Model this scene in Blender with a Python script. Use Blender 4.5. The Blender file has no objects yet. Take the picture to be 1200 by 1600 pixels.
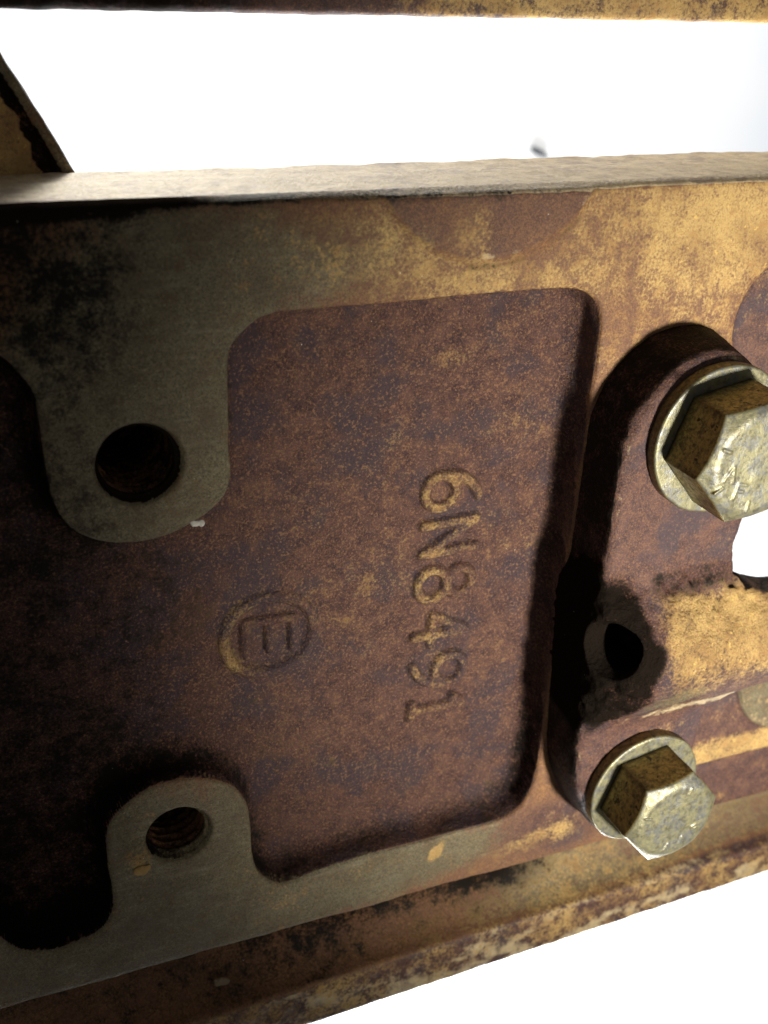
import bpy, math
import numpy as np
from mathutils import Matrix, Vector

# ------------------------------------------------------------------ camera, world, lamps, exposure
MM = 0.001
scn = bpy.context.scene
cd = bpy.data.cameras.new("camera")
cam = bpy.data.objects.new("camera", cd)
scn.collection.objects.link(cam)
right = Vector((0.92063686, -0.38834464, 0.04020205))
up = Vector((0.13661063, 0.41688668, 0.89863398))
back = Vector((-0.36573939, -0.82182354, 0.43685325))
loc = Vector((-60.97, -137.0, 72.82)) * MM
cam.matrix_world = Matrix(((right.x, up.x, back.x, loc.x), (right.y, up.y, back.y, loc.y),
                           (right.z, up.z, back.z, loc.z), (0, 0, 0, 1)))
cd.sensor_fit = 'VERTICAL'
cd.sensor_height = 24.0
cd.lens = 27.71
cd.clip_start = 0.005
cd.clip_end = 20.0
cd.dof.use_dof = True
cd.dof.focus_distance = 0.170
cd.dof.aperture_fstop = 18.0
scn.camera = cam

w = bpy.data.worlds.new("World")
scn.world = w
w.use_nodes = True
bgn = w.node_tree.nodes['Background']
bgn.inputs['Color'].default_value = (1.0, 0.96, 0.90, 1)
bgn.inputs['Strength'].default_value = 0.13


def lamp(name, kind, pos, target, energy, color, **kw):
    l = bpy.data.lights.new(name, kind)
    l.energy = energy
    l.color = color
    for k, v in kw.items():
        setattr(l, k, v)
    o = bpy.data.objects.new(name, l)
    o.location = Vector(pos) * MM
    d = Vector(target) * MM - o.location
    o.rotation_euler = d.to_track_quat('-Z', 'Y').to_euler()
    scn.collection.objects.link(o)
    return o


# hand lamp shining on the right half of the casting, from below right
lamp("hand_lamp", 'SPOT', (73, -277, -46), (66, 0, -20), 8.0, (1.0, 0.935, 0.82),
     spot_size=math.radians(43), spot_blend=1.0, shadow_soft_size=0.013)
# unseen area lamps added to whiten the sheet behind the casting
lamp("sheet_fill", 'AREA', (150, 285, -820), (300, 420, -180), 26.0, (1.0, 1.0, 1.0), size=0.5)
lamp("sheet_fill", 'AREA', (160, 230, 270), (160, 420, 215), 2.1, (1.0, 1.0, 1.0), size=0.3)
lamp("ledge_fill", 'AREA', (30, 390, 230), (30, 10, 44), 2.3, (1.0, 0.92, 0.78), size=0.12)  # unseen lamp added to brighten the top flange

scn.view_settings.view_transform = 'Standard'
scn.view_settings.look = 'None'
scn.view_settings.exposure = 0.0
scn.view_settings.gamma = 1.0
scn.view_settings.use_curve_mapping = False

# ------------------------------------------------------------------ helpers
rng = np.random.RandomState(7)


def link(o, parent=None):
    scn.collection.objects.link(o)
    if parent is not None:
        o.parent = parent
    return o


def thing(name, label, cat, loc=(0, 0, 0), group=None):
    o = bpy.data.objects.new(name, None)
    o.empty_display_size = 0.005
    o.location = Vector(loc) * MM
    o['label'] = label
    o['category'] = cat
    if group:
        o['group'] = group
    return link(o)


_lat = rng.rand(64, 64, 64).astype(np.float32)


def vnoise(x, y, z):
    """value noise, 0..1, trilinear with smoothstep"""
    xi = np.floor(x).astype(np.int32); yi = np.floor(y).astype(np.int32); zi = np.floor(z).astype(np.int32)
    fx = x - xi; fy = y - yi; fz = z - zi
    fx = fx * fx * (3 - 2 * fx); fy = fy * fy * (3 - 2 * fy); fz = fz * fz * (3 - 2 * fz)
    a = xi & 63; b = yi & 63; c = zi & 63
    a1 = (a + 1) & 63; b1 = (b + 1) & 63; c1 = (c + 1) & 63
    L = _lat
    v00 = L[a, b, c] * (1 - fx) + L[a1, b, c] * fx
    v10 = L[a, b1, c] * (1 - fx) + L[a1, b1, c] * fx
    v01 = L[a, b, c1] * (1 - fx) + L[a1, b, c1] * fx
    v11 = L[a, b1, c1] * (1 - fx) + L[a1, b1, c1] * fx
    return (v00 * (1 - fy) + v10 * fy) * (1 - fz) + (v01 * (1 - fy) + v11 * fy) * fz


def fbm(x, y, z, s, octs=3):
    r = 0; a = 0.5; t = 0
    for i in range(octs):
        r = r + a * vnoise(x / s + 17 * i, y / s + 5 * i, z / s + 9 * i); t += a; a *= 0.5; s = s * 0.5
    return r / t - 0.5


def smax(a, b, k):
    h = np.maximum(k - np.abs(a - b), 0) / k
    return np.maximum(a, b) + h * h * k * 0.25


def smin(a, b, k):
    return -smax(-a, -b, k)


def catmull(pts, n=5):
    P = np.array(pts, float)
    out = []
    m = len(P)
    for i in range(m):
        p0, p1, p2, p3 = P[i - 1], P[i], P[(i + 1) % m], P[(i + 2) % m]
        d = np.linalg.norm(p2 - p1)
        k = n if d < 9 else 2 * n
        for j in range(k):
            t = j / k
            # centripetal-like: limit tangents to segment length
            t1 = (p2 - p0); t2 = (p3 - p1)
            l1 = np.linalg.norm(t1); l2 = np.linalg.norm(t2)
            t1 = t1 / max(l1, 1e-6) * min(l1 * .5, d); t2 = t2 / max(l2, 1e-6) * min(l2 * .5, d)
            h00 = 2 * t**3 - 3 * t**2 + 1; h10 = t**3 - 2 * t**2 + t
            h01 = -2 * t**3 + 3 * t**2; h11 = t**3 - t**2
            out.append(h00 * p1 + h10 * t1 + h01 * p2 + h11 * t2)
    return np.array(out)


def poly_sdf(poly, X, Z):
    """signed distance (negative inside) to a closed polygon"""
    d = np.full(X.shape, 1e9, np.float32)
    s = np.ones(X.shape, np.float32)
    n = len(poly)
    for i in range(n):
        ax, az = poly[i]; bx, bz = poly[(i + 1) % n]
        ex, ez = bx - ax, bz - az
        wx = X - ax; wz = Z - az
        t = np.clip((wx * ex + wz * ez) / max(ex * ex + ez * ez, 1e-9), 0, 1)
        dx = wx - ex * t; dz = wz - ez * t
        d = np.minimum(d, dx * dx + dz * dz)
        c1 = Z >= az; c2 = Z < bz; c3 = ex * wz > ez * wx
        flip = (c1 & c2 & c3) | (~c1 & ~c2 & ~c3)
        s = np.where(flip, -s, s)
    return s * np.sqrt(d)


def stroke_sdf(strokes, X, Z):
    d = np.full(X.shape, 1e9, np.float32)
    for st in strokes:
        for (ax, az), (bx, bz) in zip(st[:-1], st[1:]):
            ex, ez = bx - ax, bz - az
            wx = X - ax; wz = Z - az
            t = np.clip((wx * ex + wz * ez) / max(ex * ex + ez * ez, 1e-9), 0, 1)
            d = np.minimum(d, np.hypot(wx - ex * t, wz - ez * t))
    return d


def surface_net(F, org, h):
    """vertices (N,3) and quads (M,4) of the zero surface of F (negative inside)"""
    ins = F < 0
    nx, ny, nz = F.shape
    c = np.zeros((nx - 1, ny - 1, nz - 1), np.uint8)
    for i in (0, 1):
        for j in (0, 1):
            for k in (0, 1):
                c += ins[i:nx - 1 + i, j:ny - 1 + j, k:nz - 1 + k]
    act = (c > 0) & (c < 8)
    I, J, K = np.nonzero(act)
    idx = np.full(act.shape, -1, np.int32)
    idx[I, J, K] = np.arange(len(I))
    acc = np.zeros((len(I), 3)); cnt = np.zeros(len(I))
    V = {}
    for i in (0, 1):
        for j in (0, 1):
            for k in (0, 1):
                V[i, j, k] = F[I + i, J + j, K + k].astype(np.float64)
    for a in ((0, 0, 0), (0, 0, 1), (0, 1, 0), (0, 1, 1), (1, 0, 0), (1, 0, 1), (1, 1, 0), (1, 1, 1)):
        for ax in range(3):
            if a[ax]:
                continue
            b = list(a); b[ax] = 1; b = tuple(b)
            va, vb = V[a], V[b]
            m = (va < 0) != (vb < 0)
            t = va[m] / (va[m] - vb[m])
            p = np.tile(np.array(a, float), (m.sum(), 1))
            p[:, ax] += t
            acc[m] += p; cnt[m] += 1
    P = acc / cnt[:, None] + np.stack([I, J, K], 1)
    P = P * h + np.array(org)
    Q = []
    # x edges
    e = ins[:-1, 1:-1, 1:-1] != ins[1:, 1:-1, 1:-1]
    i, j, k = np.nonzero(e)
    f = ins[i, j + 1, k + 1]
    q = np.stack([idx[i, j, k], idx[i, j + 1, k], idx[i, j + 1, k + 1], idx[i, j, k + 1]], 1)
    q[~f] = q[~f][:, ::-1]; Q.append(q)
    e = ins[1:-1, :-1, 1:-1] != ins[1:-1, 1:, 1:-1]
    i, j, k = np.nonzero(e)
    f = ins[i + 1, j, k + 1]
    q = np.stack([idx[i, j, k], idx[i, j, k + 1], idx[i + 1, j, k + 1], idx[i + 1, j, k]], 1)
    q[~f] = q[~f][:, ::-1]; Q.append(q)
    e = ins[1:-1, 1:-1, :-1] != ins[1:-1, 1:-1, 1:]
    i, j, k = np.nonzero(e)
    f = ins[i + 1, j + 1, k]
    q = np.stack([idx[i, j, k], idx[i + 1, j, k], idx[i + 1, j + 1, k], idx[i, j + 1, k]], 1)
    q[~f] = q[~f][:, ::-1]; Q.append(q)
    Q = np.concatenate(Q)
    return P, Q[(Q >= 0).all(1)]


def vnormals(P, Q):
    a = P[Q[:, 2]] - P[Q[:, 0]]; b = P[Q[:, 3]] - P[Q[:, 1]]
    n = np.cross(a, b)
    N = np.zeros_like(P)
    for c in range(4):
        for ax in range(3):
            N[:, ax] += np.bincount(Q[:, c], n[:, ax], minlength=len(P))
    return N / np.maximum(np.linalg.norm(N, axis=1), 1e-12)[:, None]


def mesh_obj(name, P, Q, mat, parent=None, N=None, masks=None, org=(0, 0, 0), label=None, top=None):
    """links one mesh; P in mm in world axes, org the thing's place in mm"""
    used, inv = np.unique(Q.ravel(), return_inverse=True)
    q = inv.reshape(Q.shape).astype(np.int32)
    p = P[used]
    co = (p - np.array(org)) * MM
    me = bpy.data.meshes.new(name)
    me.vertices.add(len(co)); me.vertices.foreach_set('co', co.astype(np.float32).ravel())
    k = q.shape[1]
    me.loops.add(q.size); me.loops.foreach_set('vertex_index', q.ravel())
    me.polygons.add(len(q))
    me.polygons.foreach_set('loop_start', np.arange(0, q.size, k, dtype=np.int32))
    me.update(calc_edges=True)
    me.validate()
    me.polygons.foreach_set('use_smooth', np.ones(len(me.polygons), bool))
    if masks:
        for mn, arr in masks.items():
            at = me.attributes.new(mn, 'FLOAT', 'POINT')
            at.data.foreach_set('value', arr[used].astype(np.float32))
    at = me.attributes.new('mm', 'FLOAT_VECTOR', 'POINT')
    at.data.foreach_set('vector', p.astype(np.float32).ravel())
    me.materials.append(mat)
    if N is not None:
        me.normals_split_custom_set_from_vertices(N[used].tolist())
    o = bpy.data.objects.new(name, me)
    if label:
        o['label'] = label
    return link(o, parent)


# ------------------------------------------------------------------ materials
class G:
    def __init__(s, name):
        s.m = bpy.data.materials.new(name)
        s.m.use_nodes = True
        s.t = s.m.node_tree
        s.b = s.t.nodes['Principled BSDF']

    def n(s, typ, **kw):
        x = s.t.nodes.new(typ)
        for k, v in kw.items():
            setattr(x, k, v)
        return x

    def put(s, sock, v):
        if hasattr(v, 'is_output') or isinstance(v, bpy.types.NodeSocket):
            s.t.links.new(v, sock)
        else:
            if sock.type == 'RGBA' and len(v) == 3:
                v = (*v, 1)
            sock.default_value = v

    def attr(s, name):
        x = s.n('ShaderNodeAttribute', attribute_name=name)
        return x

    def pos(s):
        if not hasattr(s, '_p'):
            s._p = s.attr('mm').outputs['Vector']
        return s._p

    def noise(s, scale, detail=4, rough=0.55, vec=None, off=0, dist=0.0):
        x = s.n('ShaderNodeTexNoise', noise_dimensions='4D' if off else '3D')
        s.put(x.inputs['Vector'], vec or s.pos())
        x.inputs['Scale'].default_value = scale
        x.inputs['Detail'].default_value = detail
        x.inputs['Roughness'].default_value = rough
        x.inputs['Distortion'].default_value = dist
        if off:
            x.inputs['W'].default_value = off
        return x.outputs['Fac']

    def math(s, op, a, b=0.0, c=None, clamp=False):
        x = s.n('ShaderNodeMath', operation=op, use_clamp=clamp)
        s.put(x.inputs[0], a); s.put(x.inputs[1], b)
        if c is not None:
            s.put(x.inputs[2], c)
        return x.outputs[0]

    def ramp(s, v, lo, hi, a=0.0, b=1.0):
        x = s.n('ShaderNodeMapRange', interpolation_type='SMOOTHSTEP')
        s.put(x.inputs[0], v)
        x.inputs[1].default_value = lo; x.inputs[2].default_value = hi
        x.inputs[3].default_value = a; x.inputs[4].default_value = b
        return x.outputs[0]

    def mix(s, f, a, b):
        x = s.n('ShaderNodeMix', data_type='RGBA')
        s.put(x.inputs[0], f); s.put(x.inputs[6], a); s.put(x.inputs[7], b)
        return x.outputs[2]

    def scalevec(s, v):
        x = s.n('ShaderNodeVectorMath', operation='MULTIPLY')
        s.put(x.inputs[0], s.pos()); x.inputs[1].default_value = v
        return x.outputs[0]

    def bump(s, h, dist, strength=1.0, chain=None):
        x = s.n('ShaderNodeBump')
        x.inputs['Strength'].default_value = strength
        x.inputs['Distance'].default_value = dist
        s.put(x.inputs['Height'], h)
        if chain:
            s.t.links.new(chain, x.inputs['Normal'])
        return x.outputs[0]


def cast_material():
    g = G('worn_paint_over_cast_iron')
    big = g.noise(0.09, 7, 0.62)
    mid = g.noise(0.42, 7, 0.65)
    fine = g.noise(2.2, 4, 0.6)
    spk = g.noise(2.6, 3, 0.6, off=3.0)
    streak = g.noise(0.5, 5, 0.6, vec=g.scalevec((0.25, 1, 2.2)), off=1.5)
    yel = g.attr('yel').outputs['Fac']; pur = g.attr('pur').outputs['Fac']
    met = g.attr('met').outputs['Fac']; grm_shade = g.attr('grm_shade').outputs['Fac']
    tan = g.attr('tan').outputs['Fac']; rgh = g.attr('rgh').outputs['Fac']

    def layer(mask, wb=0.7, wm=0.7, wf=0.35, soft=0.06, extra=None):
        v = g.math('MULTIPLY_ADD', g.math('SUBTRACT', big, 0.5), wb * 2, mask)
        v = g.math('MULTIPLY_ADD', g.math('SUBTRACT', mid, 0.5), wm * 2, v)
        v = g.math('MULTIPLY_ADD', g.math('SUBTRACT', extra or fine, 0.5), wf * 2, v)
        return g.ramp(v, 0.5 - soft, 0.5 + soft)
    grain = g.noise(4.2, 3, 0.7, off=12.0)
    rust = g.mix(g.ramp(grain, 0.38, 0.64), (0.13, 0.062, 0.032), (0.30, 0.155, 0.062))
    rust = g.mix(g.ramp(mid, 0.40, 0.60, 0.55, 0), rust, (0.13, 0.065, 0.045))
    purc = g.mix(g.ramp(mid, 0.34, 0.66), (0.040, 0.021, 0.025), (0.098, 0.050, 0.043))
    purc = g.mix(g.ramp(grain, 0.44, 0.66, 0, 0.6), purc, (0.225, 0.105, 0.05))
    purc = g.mix(g.ramp(g.noise(0.13, 5, 0.6, off=51.0), 0.48, 0.62, 0, 0.75), purc, (0.046, 0.033, 0.043))
    col = g.mix(layer(pur, 0.4, 0.4, 0.3, 0.25), rust, purc)
    metc = g.mix(g.ramp(grain, 0.3, 0.7), (0.060, 0.052, 0.030), (0.215, 0.185, 0.110))
    metc = g.mix(g.ramp(mid, 0.45, 0.7, 0, 0.6), metc, (0.10, 0.07, 0.038))
    metc = g.mix(g.ramp(streak, 0.5, 0.75, 0, 0.35), metc, (0.32, 0.30, 0.21))
    metc = g.mix(g.ramp(g.noise(3.4, 3, 0.7, off=71.0), 0.58, 0.70, 0, 0.7), metc, (0.36, 0.32, 0.20))
    metc = g.mix(g.ramp(g.noise(0.16, 6, 0.65, off=81.0), 0.45, 0.62, 0, 0.45), metc, (0.085, 0.06, 0.035))
    col = g.mix(layer(met, 0.4, 0.45, 0.25, 0.2), col, metc)
    tanc = g.mix(g.ramp(mid, 0.35, 0.65), (0.36, 0.28, 0.17), (0.54, 0.44, 0.27))
    tanc = g.mix(g.ramp(g.noise(0.28, 6, 0.65, off=41.0), 0.5, 0.62, 0, 0.6), tanc, (0.22, 0.165, 0.13))
    col = g.mix(layer(tan, 0.35, 0.4, 0.2, 0.12), col, tanc)
    yelc = g.mix(g.ramp(big, 0.35, 0.62), (0.31, 0.195, 0.07), (0.50, 0.34, 0.125))
    yelc = g.mix(g.ramp(grain, 0.50, 0.66, 0, 0.75), yelc, (0.27, 0.135, 0.045))
    yelc = g.mix(g.ramp(mid, 0.52, 0.7, 0, 0.6), yelc, (0.33, 0.17, 0.055))
    col = g.mix(layer(yel, 0.5, 0.75, 0.9, 0.36), col, yelc)
    col = g.mix(g.math('MULTIPLY', g.ramp(g.noise(0.75, 6, 0.7, off=31.0), 0.60, 0.64), g.ramp(yel, 0.35, 0.8)), col, (0.60, 0.40, 0.12))
    # rusty grain on rough cast skin
    col = g.mix(g.math('MULTIPLY', g.ramp(spk, 0.54, 0.63, 0, 0.7), rgh), col, (0.25, 0.13, 0.07))
    col = g.mix(g.math('MULTIPLY', g.ramp(g.noise(1.5, 7, 0.8, off=8.0), 0.54, 0.63, 0, 0.8), rgh), col, (0.045, 0.028, 0.027))
    col = g.mix(layer(grm_shade, 0.4, 0.55, 0.4, 0.22), col, (0.012, 0.009, 0.007))  # dark layer for both grime and painted shade
    # stray bright grit
    col = g.mix(g.ramp(g.noise(1.9, 1, 0.4, off=21.0), 0.80, 0.83), col, (0.62, 0.55, 0.46))
    g.put(g.b.inputs['Base Color'], col)
    g.put(g.b.inputs['Roughness'], g.math('MAXIMUM', g.math('MULTIPLY_ADD', fine, 0.35, 0.42), g.ramp(grm_shade, 0.3, 0.9, 0, 0.95)))
    g.put(g.b.inputs['Specular IOR Level'], g.ramp(grm_shade, 0.2, 0.8, 0.35, 0.0))
    hgt = g.math('ADD', g.math('MULTIPLY', g.noise(1.6, 6, 0.7, off=5.0), g.math('MULTIPLY_ADD', rgh, 1.0, 0.10)),
                 g.math('MULTIPLY', mid, 0.25))
    g.put(g.b.inputs['Normal'], g.bump(hgt, 0.0006, 1.0))
    return g.m


def zinc_material(name, warm):
    g = G(name)
    n1 = g.noise(0.5, 5, 0.6, off=warm * 9 + 1)
    n2 = g.noise(1.7, 5, 0.7, off=warm * 9 + 4)
    f = g.noise(5.0, 3, 0.6, off=2)
    side = g.attr('side').outputs['Fac']
    topc = g.mix(g.ramp(n1, 0.42, 0.56), (0.175, 0.18, 0.17), (0.235, 0.225, 0.14))
    topc = g.mix(g.ramp(n2, 0.48, 0.62, 0, 0.65), topc, (0.22, 0.20, 0.09))
    sidec = g.mix(g.ramp(n2, 0.4, 0.62), (0.38, 0.28, 0.085), (0.18, 0.14, 0.05))
    col = g.mix(side, topc, sidec)
    pit = g.ramp(g.noise(0.75, 3, 0.5, off=warm * 5 + 7), 0.63, 0.67)
    col = g.mix(g.math('MULTIPLY', pit, g.math('MULTIPLY_ADD', side, 0.7, 0.25)), col, (0.03, 0.022, 0.012))
    col = g.mix(g.ramp(g.noise(0.9, 6, 0.7, off=warm * 3 + 61.0), 0.50, 0.62, 0, 0.75), col, g.mix(side, (0.115, 0.105, 0.065), (0.055, 0.042, 0.018)))
    col = g.mix(g.attr('grm_shade').outputs['Fac'], col, (0.03, 0.024, 0.012))
    g.put(g.b.inputs['Base Color'], col)
    g.put(g.b.inputs['Metallic'], 0.55)
    g.put(g.b.inputs['Roughness'], g.ramp(n2, 0.3, 0.7, 0.28, 0.6))
    h = g.math('ADD', g.math('MULTIPLY', n2, 0.5), g.math('MULTIPLY', f, 0.2))
    g.put(g.b.inputs['Normal'], g.bump(h, 0.0002, 0.7))
    return g.m


CAST = cast_material()


def masks(P, **base):
    n = len(P)
    return {k: np.full(n, base.get(k, 0.0)) for k in ('yel', 'pur', 'met', 'grm_shade', 'tan', 'rgh')}


def blob(arr, P, cx, cz, rx, rz, amp, sel=None, rot=0.0, p=2):
    """adds a soft elliptical patch of paint / wear to a mask"""
    dx = P[:, 0] - cx; dz = P[:, 2] - cz
    c, s = math.cos(rot), math.sin(rot)
    u = (dx * c + dz * s) / rx; v = (-dx * s + dz * c) / rz
    g = np.exp(-(u * u + v * v) ** (p / 2.0)) * amp
    if sel is not None:
        g = g * sel
    arr += g


def sstep(a, b, x):
    t = np.clip((x - a) / (b - a), 0, 1)
    return t * t * (3 - 2 * t)


# ------------------------------------------------------------------ the casting
POCKET = [(-15.2, 30.1), (-1.3, 30.2), (13.6, 30.4), (25.5, 30.3), (29.2, 29.6), (31.5, 27.7), (32.5, 24.9), (32.6, 19.6), (32.4, 13.8), (32.1, -0.6), (31.6, -19.4), (31.3, -35.1), (31.1, -49.2), (30.4, -56.5), (28.4, -60.7), (24.2, -62.7), (14.5, -62.9), (2.7, -62.9), (-8.5, -63.6), (-13.9, -64.4), (-16.6, -63.3), (-19.0, -60.1), (-19.8, -55.7), (-20.1, -49.2), (-20.7, -46.0), (-22.6, -42.6), (-26.0, -40.3), (-29.8, -39.2), (-34.5, -39.3), (-38.3, -41.3), (-40.8, -43.7), (-41.6, -46.4), (-41.7, -51.3), (-41.3, -57.6), (-41.6, -60.7), (-43.5, -63.9), (-47.3, -65.1), (-51.1, -65.4), (-55.2, -63.9), (-57.2, -61.5), (-60.0, -56.4), (-62.0, -48.3), (-62.0, 16.7), (-60.0, 24.4), (-55.0, 27.3), (-49.9, 27.7), (-47.5, 25.1), (-45.9, 22.2), (-45.6, 17.2), (-45.4, 13.0), (-44.8, 8.1), (-43.1, 4.3), (-40.1, 2.0), (-36.1, 0.9), (-31.9, 0.9), (-27.6, 2.3), (-24.5, 4.2), (-22.7, 6.3), (-22.1, 9.0), (-22.3, 12.6), (-22.2, 17.9), (-22.2, 23.1), (-21.8, 26.0), (-20.2, 27.9), (-18.2, 29.4)]
DEPTH = 6.3
HOLE1 = (-34.0, 11.7, 5.3)
HOLE2 = (-31.1, -49.2, 4.75)


def arc(cx, cy, rx, ry, a0, a1, n=9):
    return [(cx + rx * math.cos(math.radians(a0 + (a1 - a0) * i / n)),
             cy + ry * math.sin(math.radians(a0 + (a1 - a0) * i / n))) for i in range(n + 1)]


# characters in a 6 x 10 box: u to the right, v up
GLYPH = {
    '6': [arc(3, 2.9, 2.6, 2.7, 0, 360, 16), arc(5.4, 3.4, 5.0, 6.2, 100, 178, 8)],
    'N': [[(0.7, 0.3), (0.7, 9.6)], [(0.7, 9.6), (5.4, 0.4)], [(5.4, 0.4), (5.4, 9.7)]],
    '8': [arc(3, 2.7, 2.6, 2.5, 0, 360, 16), arc(3, 7.5, 2.2, 2.2, 0, 360, 14)],
    '4': [[(4.0, 0.3), (4.0, 9.6)], [(4.0, 9.6), (0.5, 3.4)], [(0.5, 3.4), (5.8, 3.4)]],
    '9': [arc(3, 7.1, 2.6, 2.7, 0, 360, 16), arc(0.6, 6.6, 5.0, 6.2, -80, -2, 8)],
    '1': [[(3.0, 0.4), (3.0, 9.6)], [(3.0, 9.6), (1.7, 8.0)], [(1.6, 0.4), (4.4, 0.4)]],
}


def place(strokes, x0, ztop, sx=1.0, sz=1.0):
    """lettering reads downwards: v runs along +X, u along -Z"""
    return [[(x0 + v * sx, ztop - u * sz) for u, v in st] for st in strokes]


NUMBER = [('6', 1.9, 8.9), ('N', -5.8, 8.8), ('8', -13.9, 8.6), ('4', -22.2, 8.5), ('9', -30.2, 8.4), ('1', -37.2, 8.6)]
letters = [(ch, place(GLYPH[ch], x0, zt, 0.98, 1.02), (x0 - 1.5, x0 + 11.5, zt - 7.5, zt + 1.3)) for ch, zt, x0 in NUMBER]
BADGE_C = (-15.0, -20.8)
ring = [[(BADGE_C[0] + 7.0 * math.copysign(abs(math.cos(a)) ** 0.95, math.cos(a)),
          BADGE_C[1] + 6.4 * math.copysign(abs(math.sin(a)) ** 0.95, math.sin(a))) for a in np.linspace(0, 2 * math.pi, 41)]]
ebox = [[(-18.5, -18.4), (-11.2, -18.4)], [(-18.5, -18.4), (-18.5, -23.8)], [(-14.8, -18.4), (-14.8, -23.4)], [(-11.2, -18.4), (-11.2, -23.8)]]

h = 0.31
x = np.arange(-72, 112, h); y = np.arange(-2.6, 24.2, h); z = np.arange(-101.5, 46, h)
X2, Z2 = np.meshgrid(x, z, indexing='ij')
X2 = X2.astype(np.float32); Z2 = Z2.astype(np.float32)
pk = poly_sdf(catmull(POCKET), X2, Z2)
Y = y.astype(np.float32)[None, :, None]
X3 = X2[:, None, :]; Z3 = Z2[:, None, :]
wob = (vnoise(X2 / 9, X2 * 0, Z2 / 9) - 0.5).astype(np.float32)
# letter relief on the pocket floor
dl = np.full(X2.shape, 1e3, np.float32)
for ch, st, bb in letters:
    m = (X2 > bb[0] - 3) & (X2 < bb[1] + 3) & (Z2 > bb[2] - 3) & (Z2 < bb[3] + 3)
    dl[m] = np.minimum(dl[m], stroke_sdf(st, X2[m], Z2[m]))
wear = 0.75 + 0.5 * (vnoise(X2 / 2.3, X2 * 0 + 3, Z2 / 2.3) - 0.5)
relief = 1.15 * (0.65 + 0.35 * wear) * (1 - sstep(0.4, 1.15, dl))
m = (np.abs(X2 - BADGE_C[0]) < 12) & (np.abs(Z2 - BADGE_C[1]) < 12)
dr = np.full(X2.shape, 1e3, np.float32); de = dr.copy()
dr[m] = stroke_sdf(ring, X2[m], Z2[m]); de[m] = stroke_sdf(ebox, X2[m], Z2[m])
inside_badge = np.hypot((X2 - BADGE_C[0]) / 7.0, (Z2 - BADGE_C[1]) / 6.4) < 1
relief = relief + 0.85 * (1 - sstep(0.35, 1.25, dr)) + 0.75 * (1 - sstep(0.2, 1.15, de)) - 0.35 * sstep(0.9, 2.0, dr) * inside_badge * (de > 0.8)
relief = relief.astype(np.float32)
fl = (DEPTH - relief + 0.5 * wob)[:, None, :]
pk3 = pk[:, None, :] + 0.10 * Y + 0.2 * wob[:, None, :]
# front surface with its pads and step
face = np.zeros_like(X2)
d = np.hypot(X2 - 13.3, Z2 - 52.6) - 17.6
face -= 0.75 * (1 - sstep(-0.7, 0.9, d))
d = np.hypot(X2 - 66.5, Z2 - 22.5) - 10.3
face += 0.7 * (1 - sstep(-0.8, 0.8, d))
d = np.hypot(X2 - 85.5, Z2 + 42.5) - 15.2
face -= 1.1 * (1 - sstep(-0.6, 0.6, d))
face += 0.9 * (1 - sstep(-62.4, -61.6, Z2)) * sstep(50, 60, X2)
face += 0.35 * wob
slab = np.maximum(Z3 - 44.1 - 0.25 * wob[:, None, :], Y - 22)
wall = smax(smax(face[:, None, :] - Y, Z3 - 44.1, 1.2), smax(-74.3 - Z3, Y - 14.5, 0.6), 0.9)
# material behind: top flange, boss stems
top = smax(smax(1.2 - Y, np.abs(Z3 - 40.0) - 4.1, 1.4), Y - 22, 1.0)
lipz = -0.55 * sstep(39, 43.2, Z3)
bead = smax(np.hypot(Y - 0.9, Z3 - 43.0) - 1.45, -100 - Z3, 0.1) + 0 * X3
body = smin(wall, top, 0.8)
for hx, hz, hr in (HOLE1, HOLE2):
    r = np.hypot(X3 - hx, Z3 - hz)
    body = smin(body, smax(r - hr - 5.0, np.abs(Y - 12) - 11, 1), 1.0)
# lower groove and lip
ltop = -88.9 + 0.024 * X3 + 0.9 * wob[:, None, :]
lbot = -98.4 + 0.030 * X3
low = smax(smax(-Y + 0.2, lbot - Z3, 1.2), smax(Z3 + 60, Y - 12, 0.5), 0.8)
groove = smax(np.hypot((Y + 1.0) / 8.3, (Z3 - (-80.2 + 0.010 * X3)) / 8.6) * 8.4 - 8.4, Z3 + 74.3, 0.3)
low = smax(low, -smin(groove, smax(Z3 + 60, -80.5 - Z3, 0.1) + np.maximum(Y - 7.2, 0), 0.3), 1.0)
body = smin(body, np.maximum(low, Z3 + 73.9), 0.6)
del low, groove, top, bead, wall, slab
# pocket
pock = smax(pk3, Y - fl, 3.2)
body = smax(body, -pock, 0.75)
keep_pk = pk
# tapped holes
for hx, hz, hr in (HOLE1, HOLE2):
    r = np.hypot(X3 - hx, Z3 - hz)
    th = np.arctan2(Z3 - hz, X3 - hx) / (2 * math.pi)
    ph = (Y / 1.75 + th) % 1.0
    rr = hr - 0.55 * np.abs(ph - 0.5) * 2 * (Y > 1.2) + 0.5 * np.clip(1.0 - Y, 0, 1.2)
    body = smax(body, -np.maximum(r - rr, Y - 21), 0.3)
# open window to the right of the bracket
wn = np.maximum(np.abs(X3 - 88) - 22, np.abs(Z3 + 18.2) - 13.0)
wn = np.hypot(np.maximum(np.abs(X3 - 88) - 22, 0), np.maximum(np.abs(Z3 + 18.2) - 13.0, 0)) + np.minimum(wn, 0) - 8.0
body = smax(body, -(wn + 0 * Y), 1.0)
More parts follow.
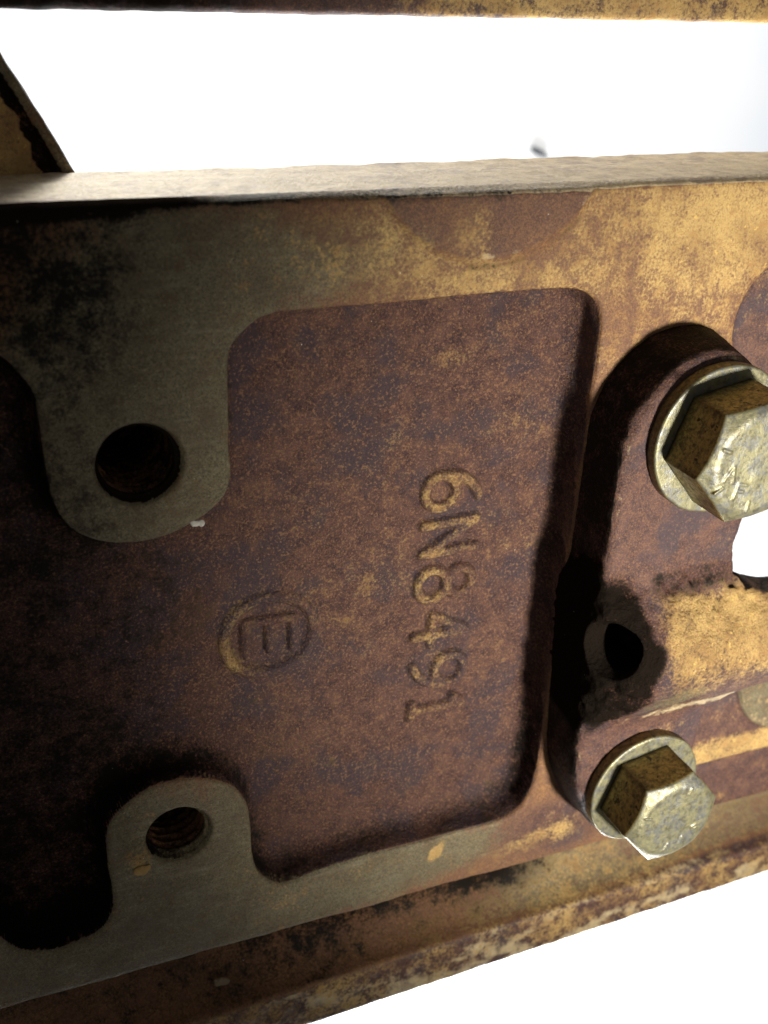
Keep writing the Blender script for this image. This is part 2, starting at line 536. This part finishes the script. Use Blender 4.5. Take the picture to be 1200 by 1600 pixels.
# cast skin: only near the surface
near = np.abs(body) < 1.2
I, J, K = np.nonzero(near)
px_, py_, pz_ = x[I], y[J], z[K]
amt = np.where((keep_pk[I, K] < 1.0) & (py_ > 0.9), 0.30, 0.12)
amt = np.where(pz_ < -74.5, 0.26, amt)
body[I, J, K] += (fbm(px_, py_, pz_, 2.2, 2) * amt + fbm(px_, py_, pz_, 14, 1) * 0.12 * (pz_ > 42.5) + fbm(px_ * 0.5, py_, pz_, 1.6, 2) * 0.42 * (pz_ > 42.5) * sstep(19, 21.5, py_)).astype(np.float32)
# ragged rear edge of the top flange
body = body.astype(np.float32)
P, Q = surface_net(body, (x[0], y[0], z[0]), h)
del body, near, pock
N = vnormals(P, Q)
ci = np.clip(((P[:, 0] - x[0]) / h).round().astype(int), 0, len(x) - 1)
ck = np.clip(((P[:, 2] - z[0]) / h).round().astype(int), 0, len(z) - 1)
vpk = keep_pk[ci, ck]; vdl = dl[ci, ck]; vdr = np.minimum(dr, de)[ci, ck]; vdrr = dr[ci, ck]

PX, PY, PZ = P[:, 0], P[:, 1], P[:, 2]
M = masks(P)
inpk = sstep(0.25, -0.25, vpk) * sstep(0.25, 0.8, PY)
onface = (1 - inpk) * (PZ > -74.2) * (PY < 3)
topf = sstep(0.3, 0.8, N[:, 2]) * (PZ > 42)
lowc = (PZ < -74.2) * 1.0
lipf = lowc * sstep(-89.8, -88.8, -0 + (-(PZ - 0.024 * PX)) * -1) if False else lowc * sstep(-88.4, -89.6, PZ - 0.024 * PX)
M['rgh'] += 1.0 * inpk + 0.35 * (lowc - lipf) + 0.30 * onface
M['pur'] += 1.2 * inpk
M['yel'] -= 0.05 * inpk
blob(M['pur'], P, 0, 5, 16, 14, -0.40, inpk)
blob(M['pur'], P, 22, -20, 12, 30, -0.12, inpk)
blob(M['yel'], P, 13.5, 19.6, 4.5, 1.8, 0.30, inpk, 0.1)
blob(M['yel'], P, 1, 3, 13, 10, 0.05, inpk)
# worn letters show ochre
lt = (1 - sstep(0.5, 1.0, vdl)) * inpk
M['yel'] += lt * (0.12 * sstep(-30, 0, PZ) + 0.20 * sstep(16.5, 10, PX) + 0.22)
M['pur'] -= lt * 0.3
M['tan'] += lt * 0.26
blob(M['yel'], P, -21, -21.8, 3.2, 6.2, 0.44, inpk * (1 - sstep(0.5, 1.6, vdrr)))
blob(M['yel'], P, -15, -14.5, 7, 2.0, 0.25, inpk)
blob(M['yel'], P, -21, -26, 3.0, 2.2, 0.28, inpk)
rim = np.exp(-(vpk / 1.0) ** 2) * (PY > 0.1) * (PY < 3.0)
M['grm_shade'] += 0.26 * inpk * sstep(-4.5, 0.3, vpk) + 0.52 * inpk * sstep(2, -48, PX) + 0.14 * inpk * sstep(-20, -55, PZ)  # shade painted in towards the left; also darker near walls and bottom
M['grm_shade'] += 0.22 * inpk * sstep(-3.5, -1.0, vpk) * sstep(24, 29, PX) * sstep(20, 8, PZ)  # shade beside the bracket, painted along the pocket's right wall
# face
M['yel'] += onface * 0.30 * sstep(12, 40, PX) * sstep(0, 30, PZ)
blob(M['yel'], P, 46, 38, 18, 8, 0.38, onface)
blob(M['yel'], P, 70, 36, 18, 10, 0.35, onface)
blob(M['yel'], P, 0, 37, 16, 7, 0.42, onface)
blob(M['tan'], P, 2, 37, 12, 6, 0.22, onface)
blob(M['yel'], P, 14, 32.5, 12, 3.0, 0.42, onface)
blob(M['yel'], P, 36, 27, 5, 10, -0.15, onface)
blob(M['met'], P, -34, 15, 22, 34, 1.0, onface, p=3)
blob(M['met'], P, -6, 36, 18, 9, 0.5, onface)
blob(M['met'], P, -34, -62, 32, 26, 1.05, onface, p=3)
blob(M['met'], P, 6, -67, 26, 7, 0.75, onface, 0.02, p=3)
blob(M['tan'], P, 3, -67, 16, 5, 0.22, onface, 0.1)
blob(M['yel'], P, -12, -67, 14, 3, 0.18, onface, 0.1)
blob(M['yel'], P, 12.4, -66, 1.3, 2.3, 1.0, onface, -0.5, p=4)
padd = np.hypot(PX - 13.3, PZ - 52.6) - 17.6
blob(M['pur'], P, 35, -67, 16, 8, 0.9, onface)
M['pur'] += onface * 0.5 * sstep(0.3, -0.6, padd)
M['yel'] -= onface * 0.28 * sstep(0.3, -0.6, padd)
blob(M['yel'], P, 10, 40, 3, 4, 0.5, onface * (padd < 0))
M['grm_shade'] += onface * 0.42 * np.exp(-((padd - 0.9) / 0.8) ** 2) * (PX > 10) * sstep(42.5, 39, PZ)
M['tan'] += onface * 0.34 * np.exp(-((padd + 0.6) / 0.8) ** 2) * (PX > 12)
blob(M['yel'], P, 32, -69, 10, 2.6, 0.55, onface, 0.1, p=3)
pad2 = np.hypot(PX - 66.5, PZ - 22.5) - 10.3
M['pur'] += onface * 0.9 * (pad2 < 0); M['yel'] -= onface * 0.22 * (pad2 < 0)
pad3 = np.hypot(PX - 85.5, PZ + 42.5) - 15.2
low_right = onface * (PX > 50) * (PZ < -36)
M['pur'] += low_right * 0.95
M['yel'] += low_right * 0.70 * sstep(-55, -58, PZ + 2 * fbm(PX, PY, PZ, 6, 2)) * (PZ > -61.8)
M['tan'] += low_right * 0.30 * (pad3 < 0)
M['met'] += low_right * 0.9 * (pad3 < 0)
blob(M['yel'], P, 70, -72, 5, 1.8, 0.7, onface)
M['grm_shade'] += onface * 0.46 * sstep(-14, -50, PX) * (PZ > -20)  # shade painted into the left of the face, over some oily grime
M['grm_shade'] += onface * 0.46 * sstep(20, 36, PZ) * sstep(-20, -42, PX) * 0.45  # further painted shade towards the upper left corner
M['grm_shade'] += onface * 0.32 * sstep(42.0, 43.6, PZ + 1.5 * fbm(PX, PY, PZ, 5, 2)) * sstep(45, 25, PX)
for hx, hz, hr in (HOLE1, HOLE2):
    M['grm_shade'] += 0.55 * (np.hypot(PX - hx, PZ - hz) < hr + 0.15) * (PY > 0.5)
blob(M['yel'], P, -37.5, -52.2, 3.0, 2.2, 0.45, onface)
blob(M['grm_shade'], P, -36, -51.5, 3, 2, 0.25, onface)
# top flange
M['tan'] += topf * (0.95 + 0.15 * sstep(-20, 40, PX))
M['met'] += topf * 0.2
blob(M['pur'], P, -40, 10, 99, 99, 0.3, topf)
M['pur'] += topf * 0.3
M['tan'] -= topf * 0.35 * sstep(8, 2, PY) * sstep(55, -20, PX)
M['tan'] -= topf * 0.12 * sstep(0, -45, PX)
M['grm_shade'] += topf * 0.30 * sstep(5, 1.5, PY) * sstep(30, -10, PX)
M['yel'] -= topf * 0.6
M['rgh'] += topf * 0.35
# groove
g1 = lowc - lipf
M['yel'] += g1 * (0.10 + 0.30 * sstep(-10, 45, PX))
M['met'] += g1 * 0.65 * sstep(0, 40, PX)
M['grm_shade'] += g1 * (0.42 * sstep(60, -20, PX))
blob(M['grm_shade'], P, 30, -82, 14, 4, 0.5, g1)
blob(M['grm_shade'], P, 0, -80, 22, 6, 0.32, g1)
blob(M['grm_shade'], P, 84, -82, 14, 3, 0.4, g1)
lm = fbm(PX * 0.4, PY, PZ, 3.0, 3)
M['tan'] += lipf * (0.42 + 0.8 * lm)
M['yel'] += lipf * (0.34 - 0.4 * lm)
M['pur'] += lipf * 0.9
M['grm_shade'] += lipf * 0.25 * sstep(0.0, -60, PX)
for k in M:
    M[k] = np.clip(M[k], -1, 1.6)

fc = P[Q].mean(1); fN = N[Q].mean(1)
reg = np.zeros(len(Q), int)                       # 0 front wall
fpk = vpk[Q].mean(1); fdl = vdl[Q].mean(1); fdr = vdr[Q].mean(1)
reg[(fpk < 0.2) & (fc[:, 1] > 0.9) & (fc[:, 1] < 12) & (fc[:, 2] > -70)] = 1     # pocket
reg[(fc[:, 2] > 43.3) & (fN[:, 2] > 0.35)] = 2    # top flange
reg[(fc[:, 2] < -74.3)] = 3
reg[(fc[:, 2] - 0.024 * fc[:, 0] < -88.9)] = 4
for i, (ch, st, bb) in enumerate(letters):
    mm_ = (reg == 1) & (fdl < 1.25) & (fc[:, 0] > bb[0]) & (fc[:, 0] < bb[1]) & (fc[:, 2] > bb[2]) & (fc[:, 2] < bb[3])
    reg[mm_] = 10 + i
reg[(reg == 1) & (fdr < 1.15)] = 20
reg[(np.hypot(fc[:, 0] - HOLE1[0], fc[:, 2] - HOLE1[1]) < HOLE1[2] + .1) & (fc[:, 1] > .8)] = 30
reg[(np.hypot(fc[:, 0] - HOLE2[0], fc[:, 2] - HOLE2[1]) < HOLE2[2] + .1) & (fc[:, 1] > .8)] = 31

casting = thing('engine_casting', 'large worn yellow and brown cast iron casting with recessed pocket and raised part number', 'engine casting', (0, 0, 0))
for code, name, label in ((0, 'front_wall', None), (1, 'pocket', 'rough purple brown recess with rounded corners'),
                          (2, 'top_flange', 'sand coloured machined top edge'), (3, 'groove', None), (4, 'bottom_lip', None),
                          (20, 'emblem', 'raised letter E inside a rounded ring'), (30, 'threaded_hole', 'larger upper threaded hole'),
                          (31, 'threaded_hole', 'smaller lower threaded hole')):
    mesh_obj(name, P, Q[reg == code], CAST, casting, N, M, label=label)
for i, (ch, st, bb) in enumerate(letters):
    mesh_obj('raised_character', P, Q[reg == 10 + i], CAST, casting, N, M, label='raised cast character ' + ch)

# ------------------------------------------------------------------ web and rear rail of the casting
h = 0.4
x = np.arange(-72, -30, h); y = np.arange(19, 32, h); z = np.arange(42, 70, h)
X3, Y3, Z3 = np.meshgrid(x, y, z, indexing='ij')
edge = -36.2 - (Z3 - 44.6) * 0.50 - 0.0035 * (Z3 - 44.6) ** 2
dx = (X3 - edge) * 0.86
F = smax(dx, np.maximum(22.0 - Y3, Y3 - 29), 0.8)
F = smax(F, -smax(smax(-dx - 2.4, dx + 1.6, 0.3), Y3 - 22.7, 0.3), 0.3)
F = smax(F, np.maximum(43 - Z3, Z3 - 68), 0.3)
F += fbm(X3, Y3, Z3, 3, 2) * 0.35
Pw, Qw = surface_net(F.astype(np.float32), (x[0], y[0], z[0]), h)
Nw = vnormals(Pw, Qw)
Mw = masks(Pw)
dw = (Pw[:, 0] - (-36.2 - (Pw[:, 2] - 44.6) * 0.50 - 0.0035 * (Pw[:, 2] - 44.6) ** 2)) * 0.86
wj = fbm(Pw[:, 0], Pw[:, 1], Pw[:, 2], 3.5, 3) * 3.2
Mw['met'] += 0.2 + 0.4 * (dw > -1.5)
Mw['yel'] += 0.8 * (dw + wj < -3.0)
Mw['grm_shade'] += 0.75 * (dw + wj > -3.0) * (dw < -1.3) + 0.05
Mw['tan'] += 0.40 * (dw > -1.3) * sstep(56, 48, Pw[:, 2])
Mw['rgh'] += 0.1
mesh_obj('web', Pw, Qw, CAST, casting, Nw, Mw, label='curved dark web seen behind the top flange')

h = 0.5
x = np.arange(-75, 130, h); y = np.arange(19, 34, h); z = np.arange(61, 80, h)
X3, Y3, Z3 = np.meshgrid(x, y, z, indexing='ij')
F = smax(smax(22 - Y3, Y3 - 32, 1.0), smax(63.2 - Z3, Z3 - 78, 1.0), 1.2)
F = np.maximum(F, np.abs(X3 - 27) - 100)
F += fbm(X3, Y3, Z3, 3, 2) * 0.3
Pr, Qr = surface_net(F.astype(np.float32), (x[0], y[0], z[0]), h)
Nr = vnormals(Pr, Qr)
Mr = masks(Pr)
Mr['pur'] += 0.9
Mr['yel'] += 0.02 + 0.62 * sstep(-5, 25, Pr[:, 0])
Mr['grm_shade'] += 0.62 * sstep(8, -25, Pr[:, 0])
mesh_obj('rear_rail', Pr, Qr, CAST, casting, Nr, Mr, label='straight rail along the top of the photo, yellow at its right end')

# ------------------------------------------------------------------ bracket
h = 0.31
x = np.arange(24, 104, h); y = np.arange(-20, 11, h); z = np.arange(-73, 27, h)
X3, Y3, Z3 = np.meshgrid(x.astype(np.float32), y.astype(np.float32), z.astype(np.float32), indexing='ij')
PLATE = [(32.7, 6.7), (34.0, 12.3), (37.0, 16.9), (41.5, 20.6), (46.0, 21.8), (50.5, 21.3), (55.0, 18.0), (57.8, 12.5), (58.0, 5.0), (57.4, -3.0), (56.6, -9.0), (56.6, -14.0), (59.5, -19.0), (66.0, -22.5), (80.0, -23.0), (80.0, -33.5), (62.0, -35.5), (57.5, -39.0), (56.5, -44.0), (55.3, -53.5), (51.8, -61.0), (46.8, -65.2), (42.0, -65.0), (37.6, -61.0), (34.4, -55.5), (31.9, -48.0), (30.7, -40.0), (31.1, -30.0), (32.3, -6.7)]
xz = np.meshgrid(x.astype(np.float32), z.astype(np.float32), indexing='ij')
d2 = poly_sdf(catmull(PLATE), xz[0], xz[1])[:, None, :]
d2 = d2 - (0.03 + 0.14 * sstep(5, 20, Z3)) * (Y3 + 9.3)
plate = smax(d2, smax(-9.3 - Y3, Y3 - 8.4, 0.5), 2.2)
# outlet running to the right, its left end cut obliquely
r = np.hypot(Y3 + 5.6, Z3 + 26.4 + 1.8 * sstep(38, 64, X3))
rad = 11.2 - 2.0 * sstep(38, 66, X3)
pipe = smax(r - rad, X3 - 100, 0.5)
cut = smax(-(X3 - 31.6) * 0.90 - (Y3 + 8.0) * 0.43, 31.2 - X3, 1.0)
pipe = smax(pipe, cut, 5.0)
pipe = np.maximum(pipe, Y3 - 8.0)
arm_back = Y3 + 6.0 - 15.0 * sstep(59.5, 54.5, X3)
pipe = smax(pipe, arm_back, 1.5)
plate = smax(plate, arm_back, 1.0)
br = smin(plate, pipe, 6.0)
br = np.maximum(br, Y3 - 6.5)
br = smax(br, 31.3 - X3, 2.0)
# keep right of the outlet clear of the wall opening
# drilled hole through the oblique end
ax = np.array([0.90, 0.43, 0.0]); c0 = np.array([33.9, -12.0, -22.9])
t = (X3 - c0[0]) * ax[0] + (Y3 - c0[1]) * ax[1]
px_ = (X3 - c0[0]) - t * ax[0]; py_ = (Y3 - c0[1]) - t * ax[1]
rh = np.hypot(np.hypot(px_, py_), Z3 - c0[2])
br = smax(br, -np.maximum(rh - 4.0 - 0.8 * np.clip(1.0 - t, 0, 1.2), t - 16), 0.5)
near = np.abs(br) < 1.5
I, J, K = np.nonzero(near)
a, b, c = x[I], y[J], z[K]
pit = np.exp(-(((b + 11) / 3.5) ** 2)) * sstep(-5, -12, c) * sstep(-30, -20, c) * sstep(38, 44, a)
endr = sstep(42, 35, a) * sstep(-10, -15, c) * sstep(-42, -37, c) * (b < -6)
hq = sstep(4.4, 6.0, rh[I, J, K])
br[I, J, K] += (fbm(a, b, c, 1.8, 2) * (0.05 + hq * (0.22 + 1.1 * pit + 0.75 * endr)) + fbm(a, b, c, 9, 1) * 0.3).astype(np.float32)
Pb, Qb = surface_net(br, (x[0], y[0], z[0]), h)
del X3, Y3, Z3, br, plate, pipe
Nb = vnormals(Pb, Qb)
Mb = masks(Pb)
bxx, byy, bzz = Pb[:, 0], Pb[:, 1], Pb[:, 2]
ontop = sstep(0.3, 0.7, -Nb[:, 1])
Mb['pur'] += 1.0
Mb['tan'] += 0.30 * sstep(0.45, 0.7, -Nb[:, 1]) * sstep(0.97, 0.88, -Nb[:, 1]) * (bxx < 60)
Mb['rgh'] += 0.45
Mb['grm_shade'] += 0.62 * (1 - ontop)  # painted shade on the bracket's side walls
Mb['rgh'] += 0.4 * (1 - ontop) * sstep(0.1, 0.5, np.maximum(-Nb[:, 0], Nb[:, 2] * (bzz > 0)))
crest = sstep(-9.8, -12.0, byy) * sstep(38, 44, bxx)
Mb['rgh'] += 0.55 * crest
Mb['yel'] += 0.80 * crest * sstep(-37, -24, bzz)
blob(Mb['yel'], Pb, 60, -15, 7, 6, 0.7)
Mb['grm_shade'] += 0.50 * sstep(-10, -13, bzz) * sstep(-19, -15, bzz) * sstep(38, 42, bxx) * sstep(62, 57, bxx)  # shade painted into the saddle above the outlet
Mb['rgh'] += 0.5 * sstep(1.4, 0.9, np.hypot((bxx - 33.5) / 6.0, (bzz + 25.5) / 12.0))
Mb['grm_shade'] += 0.85 * sstep(1.35, 0.80, np.hypot((bxx - 33.5) / 6.0, (bzz + 25.5) / 12.0) + 0.5 * fbm(bxx, byy, bzz, 4, 2))
blob(Mb['met'], Pb, 45, -33, 8, 4, 0.8)
blob(Mb['tan'], Pb, 58, -37.5, 16, 1.2, 0.4)
blob(Mb['yel'], Pb, 44, -43.5, 8, 2.4, 0.5)
blob(Mb['tan'], Pb, 50, 21, 6, 1.2, 0.2)
Mb['yel'] -= 0.2 * ontop * (byy > -10)
fcb = Pb[Qb].mean(1)
tb = (fcb[:, 0] - c0[0]) * .9 + (fcb[:, 1] - c0[1]) * .43
ph = fcb - c0 - tb[:, None] * ax
hb = (np.linalg.norm(ph, axis=1) < 4.9) & (tb > 0.3)
ob = (bxx[Qb].mean(1) > 36) & (fcb[:, 1] < -10.2) & (fcb[:, 2] < -12) & ~hb | ((fcb[:, 0] > 58) & (fcb[:, 2] < -14) & ~hb)
bracket = thing('bolted_bracket', 'purple brown cast bracket with a pitted yellow outlet, held on by two hex bolts', 'bracket', (46, 0, -24))
O = (46, 0, -24)
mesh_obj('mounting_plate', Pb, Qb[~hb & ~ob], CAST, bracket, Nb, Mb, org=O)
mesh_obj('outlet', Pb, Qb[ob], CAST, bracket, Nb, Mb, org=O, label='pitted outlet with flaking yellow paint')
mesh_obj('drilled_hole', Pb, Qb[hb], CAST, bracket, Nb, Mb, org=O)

# ------------------------------------------------------------------ bolts


def bolt(cx, cz, R, rot, ybase, wr, wt, hh, mat, label, marks, seed):
    t = thing('hex_bolt', label, 'bolt', (cx, ybase, cz), 'hex bolts holding the bracket')
    hs = 0.15
    W = wr + 1
    x = np.arange(-W, W, hs); y = np.arange(-(hh + wt + 1), 0.8, hs)
    X3, Y3, Z3 = np.meshgrid(x, y, x, indexing='ij')
    rr = np.hypot(X3, Z3)
    ap = R * math.cos(math.pi / 6)
    d = np.full(X3.shape, -1e9)
    for k in range(6):
        a = rot + math.pi / 6 + k * math.pi / 3
        d = np.maximum(d, X3 * math.cos(a) + Z3 * math.sin(a) - ap)
    ytop = -(wt + hh)
    head = smax(d, ytop - Y3, 0.35)
    head = smax(head, (rr - ap * 0.87) * 0.5 - (Y3 - ytop) * 0.866, 0.3)    # chamfered corners
    head = smax(head, Y3 + wt - 0.05, 0.2)
    head += fbm(X3 + seed, Y3, Z3, 2.5, 2) * 0.22
    relief = np.zeros(X3.shape)
    Pm = []
    for name, st in marks:
        dd = stroke_sdf(st, X3[:, 0, :], Z3[:, 0, :])[:, None, :]
        m = smax(dd - 0.2, ytop - 0.15 - Y3, 0.2)
        head = smin(head, m + np.maximum(Y3 - ytop - 1, 0), 0.15)
        Pm.append((name, st))
    Ph, Qh = surface_net(head.astype(np.float32), (x[0], y[0], x[0]), hs)
    Nh = vnormals(Ph, Qh)
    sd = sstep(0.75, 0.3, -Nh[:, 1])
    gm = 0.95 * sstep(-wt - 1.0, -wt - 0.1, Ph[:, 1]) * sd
    ang = np.arctan2(Ph[:, 2], Ph[:, 0]) - rot
    corner = np.abs(((ang + math.pi / 6) % (math.pi / 3)) - math.pi / 6)
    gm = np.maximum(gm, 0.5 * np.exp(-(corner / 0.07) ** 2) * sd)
    mk = {'side': sd, 'grm_shade': gm}
    off = np.array([cx, ybase, cz])
    fch = Ph[Qh].mean(1)
    reg = np.zeros(len(Qh), int)
    for i, (name, st) in enumerate(Pm):
        dd = stroke_sdf(st, fch[:, 0], fch[:, 2])
        reg[(dd < 0.4) & (fch[:, 1] < ytop - 0.06)] = i + 1
    mesh_obj('head', Ph + off, Qh[reg == 0], mat, t, Nh, mk, org=off)
    for i, (name, st) in enumerate(Pm):
        if (reg == i + 1).any():
            mesh_obj('raised_mark', Ph + off, Qh[reg == i + 1], mat, t, Nh, mk, org=off)
    wsh = smax(rr - wr, smax(-wt - Y3, Y3 - 0.15, 0.3), 0.5)
    wsh = np.maximum(wsh, 4.0 - rr)
    wsh += fbm(X3 - seed, Y3, Z3, 3.5, 2) * 0.25
    Pv, Qv = surface_net(wsh.astype(np.float32), (x[0], y[0], x[0]), hs)
    Nv = vnormals(Pv, Qv)
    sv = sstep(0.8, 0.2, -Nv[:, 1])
    mesh_obj('washer', Pv + off, Qv, mat, t, Nv, {'side': sv * 0.8, 'grm_shade': sv * 0.45}, org=off)
    return t


def pl(strokes, u0, v0, s):
    return [[(u0 + v * s, v0 - u * s) for u, v in st] for st in strokes]


A_ = [[(0, 0), (3, 8)], [(3, 8), (6, 0)], [(1.3, 3.2), (4.7, 3.2)]]
F_ = [[(0, 0), (0, 8)], [(0, 8), (5, 8)], [(0, 4.4), (4, 4.4)]]


def turned(strokes, cx, cz, s, a):
    c, sn = math.cos(a), math.sin(a)
    return [[(cx + ((u - 3) * c - (v - 4) * sn) * s, cz + ((u - 3) * sn + (v - 4) * c) * s) for u, v in st] for st in strokes]


def dash(r0, r1, a):
    return [[(r0 * math.cos(a), r0 * math.sin(a)), (r1 * math.cos(a), r1 * math.sin(a))]]


Z1 = zinc_material('yellow_zinc_plating', 1)
Z2m = zinc_material('weathered_zinc_plating', 0)
D = math.radians
bolt(47.7, 9.5, 9.8, math.atan2(9.3, 3.3), -9.3, 11.4, 2.1, 8.7, Z1,
     'larger yellow plated hex bolt with raised letters on its head, beside the white opening', [
         ('a', turned(A_, -4.8, -1.0, 0.29, D(-15))), ('f', turned(F_, -2.6, -4.0, 0.29, D(-15))),
         ('d', [[(-7.1, -3.6), (-5.9, -2.9)]]), ('d', dash(6.0, 7.4, D(157))), ('d', dash(5.8, 7.3, D(262))), ('d', dash(6.2, 7.6, D(25)))], 3.0)
bolt(44.7, -52.8, 8.8, math.atan2(7.9, 2.8), -9.3, 10.4, 2.1, 8.5, Z2m,
     'lower dull grey hex bolt with a scratched head, above the groove', [
         ('a', turned(A_, 2.0, -4.4, 0.17, D(10))), ('f', turned(F_, 4.2, -2.6, 0.17, D(20))), ('d', turned(A_, -0.8, -5.0, 0.16, D(-10))),
         ('d', dash(5.2, 6.4, D(160))), ('d', dash(5.2, 6.4, D(70)))], 40.0)

# ------------------------------------------------------------------ crumbs lying on the casting


def crumb(name, label, cat, c, r, col, seed):
    g = G(name + '_surface')
    g.put(g.b.inputs['Base Color'], g.mix(g.noise(2.0, 4, 0.6), tuple(v * 0.6 for v in col), col))
    g.b.inputs['Roughness'].default_value = 0.9
    hs = min(r) / 4
    x = np.arange(-r[0] * 1.5, r[0] * 1.5, hs); y = np.arange(-r[1] * 1.6, r[1] * 1.6, hs); z = np.arange(-r[2] * 1.5, r[2] * 1.5, hs)
    X3, Y3, Z3 = np.meshgrid(x, y, z, indexing='ij')
    F = (np.sqrt((X3 / r[0]) ** 2 + (Y3 / r[1]) ** 2 + (Z3 / r[2]) ** 2) - 1) * min(r) + fbm(X3 + seed, Y3, Z3, max(r) * 0.7, 2) * min(r) * 1.6
    Pc, Qc = surface_net(F.astype(np.float32), (x[0], y[0], z[0]), hs)
    o = mesh_obj(name, Pc + np.array(c), Qc, g.m, None, None, None, org=c)
    o.location = Vector(c) * MM
    o['label'] = label; o['category'] = cat
    return o


crumb('dried_mud', 'small ochre lump of dried mud beside the lower threaded hole', 'mud', (-36.8, -0.15, -53.8), (1.5, 0.4, 0.8), (0.46, 0.30, 0.11), 1)
crumb('paint_flake', 'tiny white flake on the lower edge of the upper boss', 'flake', (-26.6, 0.2, 2.3), (1.1, 0.3, 0.45), (0.75, 0.72, 0.66), 5)
crumb('paint_flake', 'thin pale flake caught in the groove at the bottom of the photo', 'flake', (-24.5, 3.6, -85.6), (1.3, 0.4, 0.8), (0.25, 0.19, 0.12), 14)

# ------------------------------------------------------------------ white sheet behind
g = G('white_sheet')
n = g.noise(0.004, 3, 0.5)
g.put(g.b.inputs['Base Color'], g.mix(g.ramp(n, 0.42, 0.6), (0.86, 0.87, 0.88), (0.78, 0.82, 0.87)))
g.b.inputs['Roughness'].default_value = 0.8
Pg = []; nxg, nzg = 60, 60
gx = np.linspace(-1600, 2400, nxg); gz = np.linspace(-2200, 1500, nzg)
GX, GZ = np.meshgrid(gx, gz, indexing='ij')
GY = 420 + 3 * (vnoise(GX / 300, GX * 0, GZ / 300) - 0.5)
Pg = np.stack([GX.ravel(), GY.ravel(), GZ.ravel()], 1)
ii, jj = np.meshgrid(np.arange(nxg - 1), np.arange(nzg - 1), indexing='ij')
b0 = (ii * nzg + jj).ravel()
Qg = np.stack([b0, b0 + nzg, b0 + nzg + 1, b0 + 1], 1)
sheet = mesh_obj('background', Pg, Qg, g.m)
sheet['kind'] = 'structure'
crumb('grit', 'small dark grey sliver on the white background just above the top flange', 'grit', (266, 418.5, -25), (8.0, 1.4, 1.3), (0.06, 0.07, 0.08), 3).rotation_euler = (0, math.radians(24), 0)
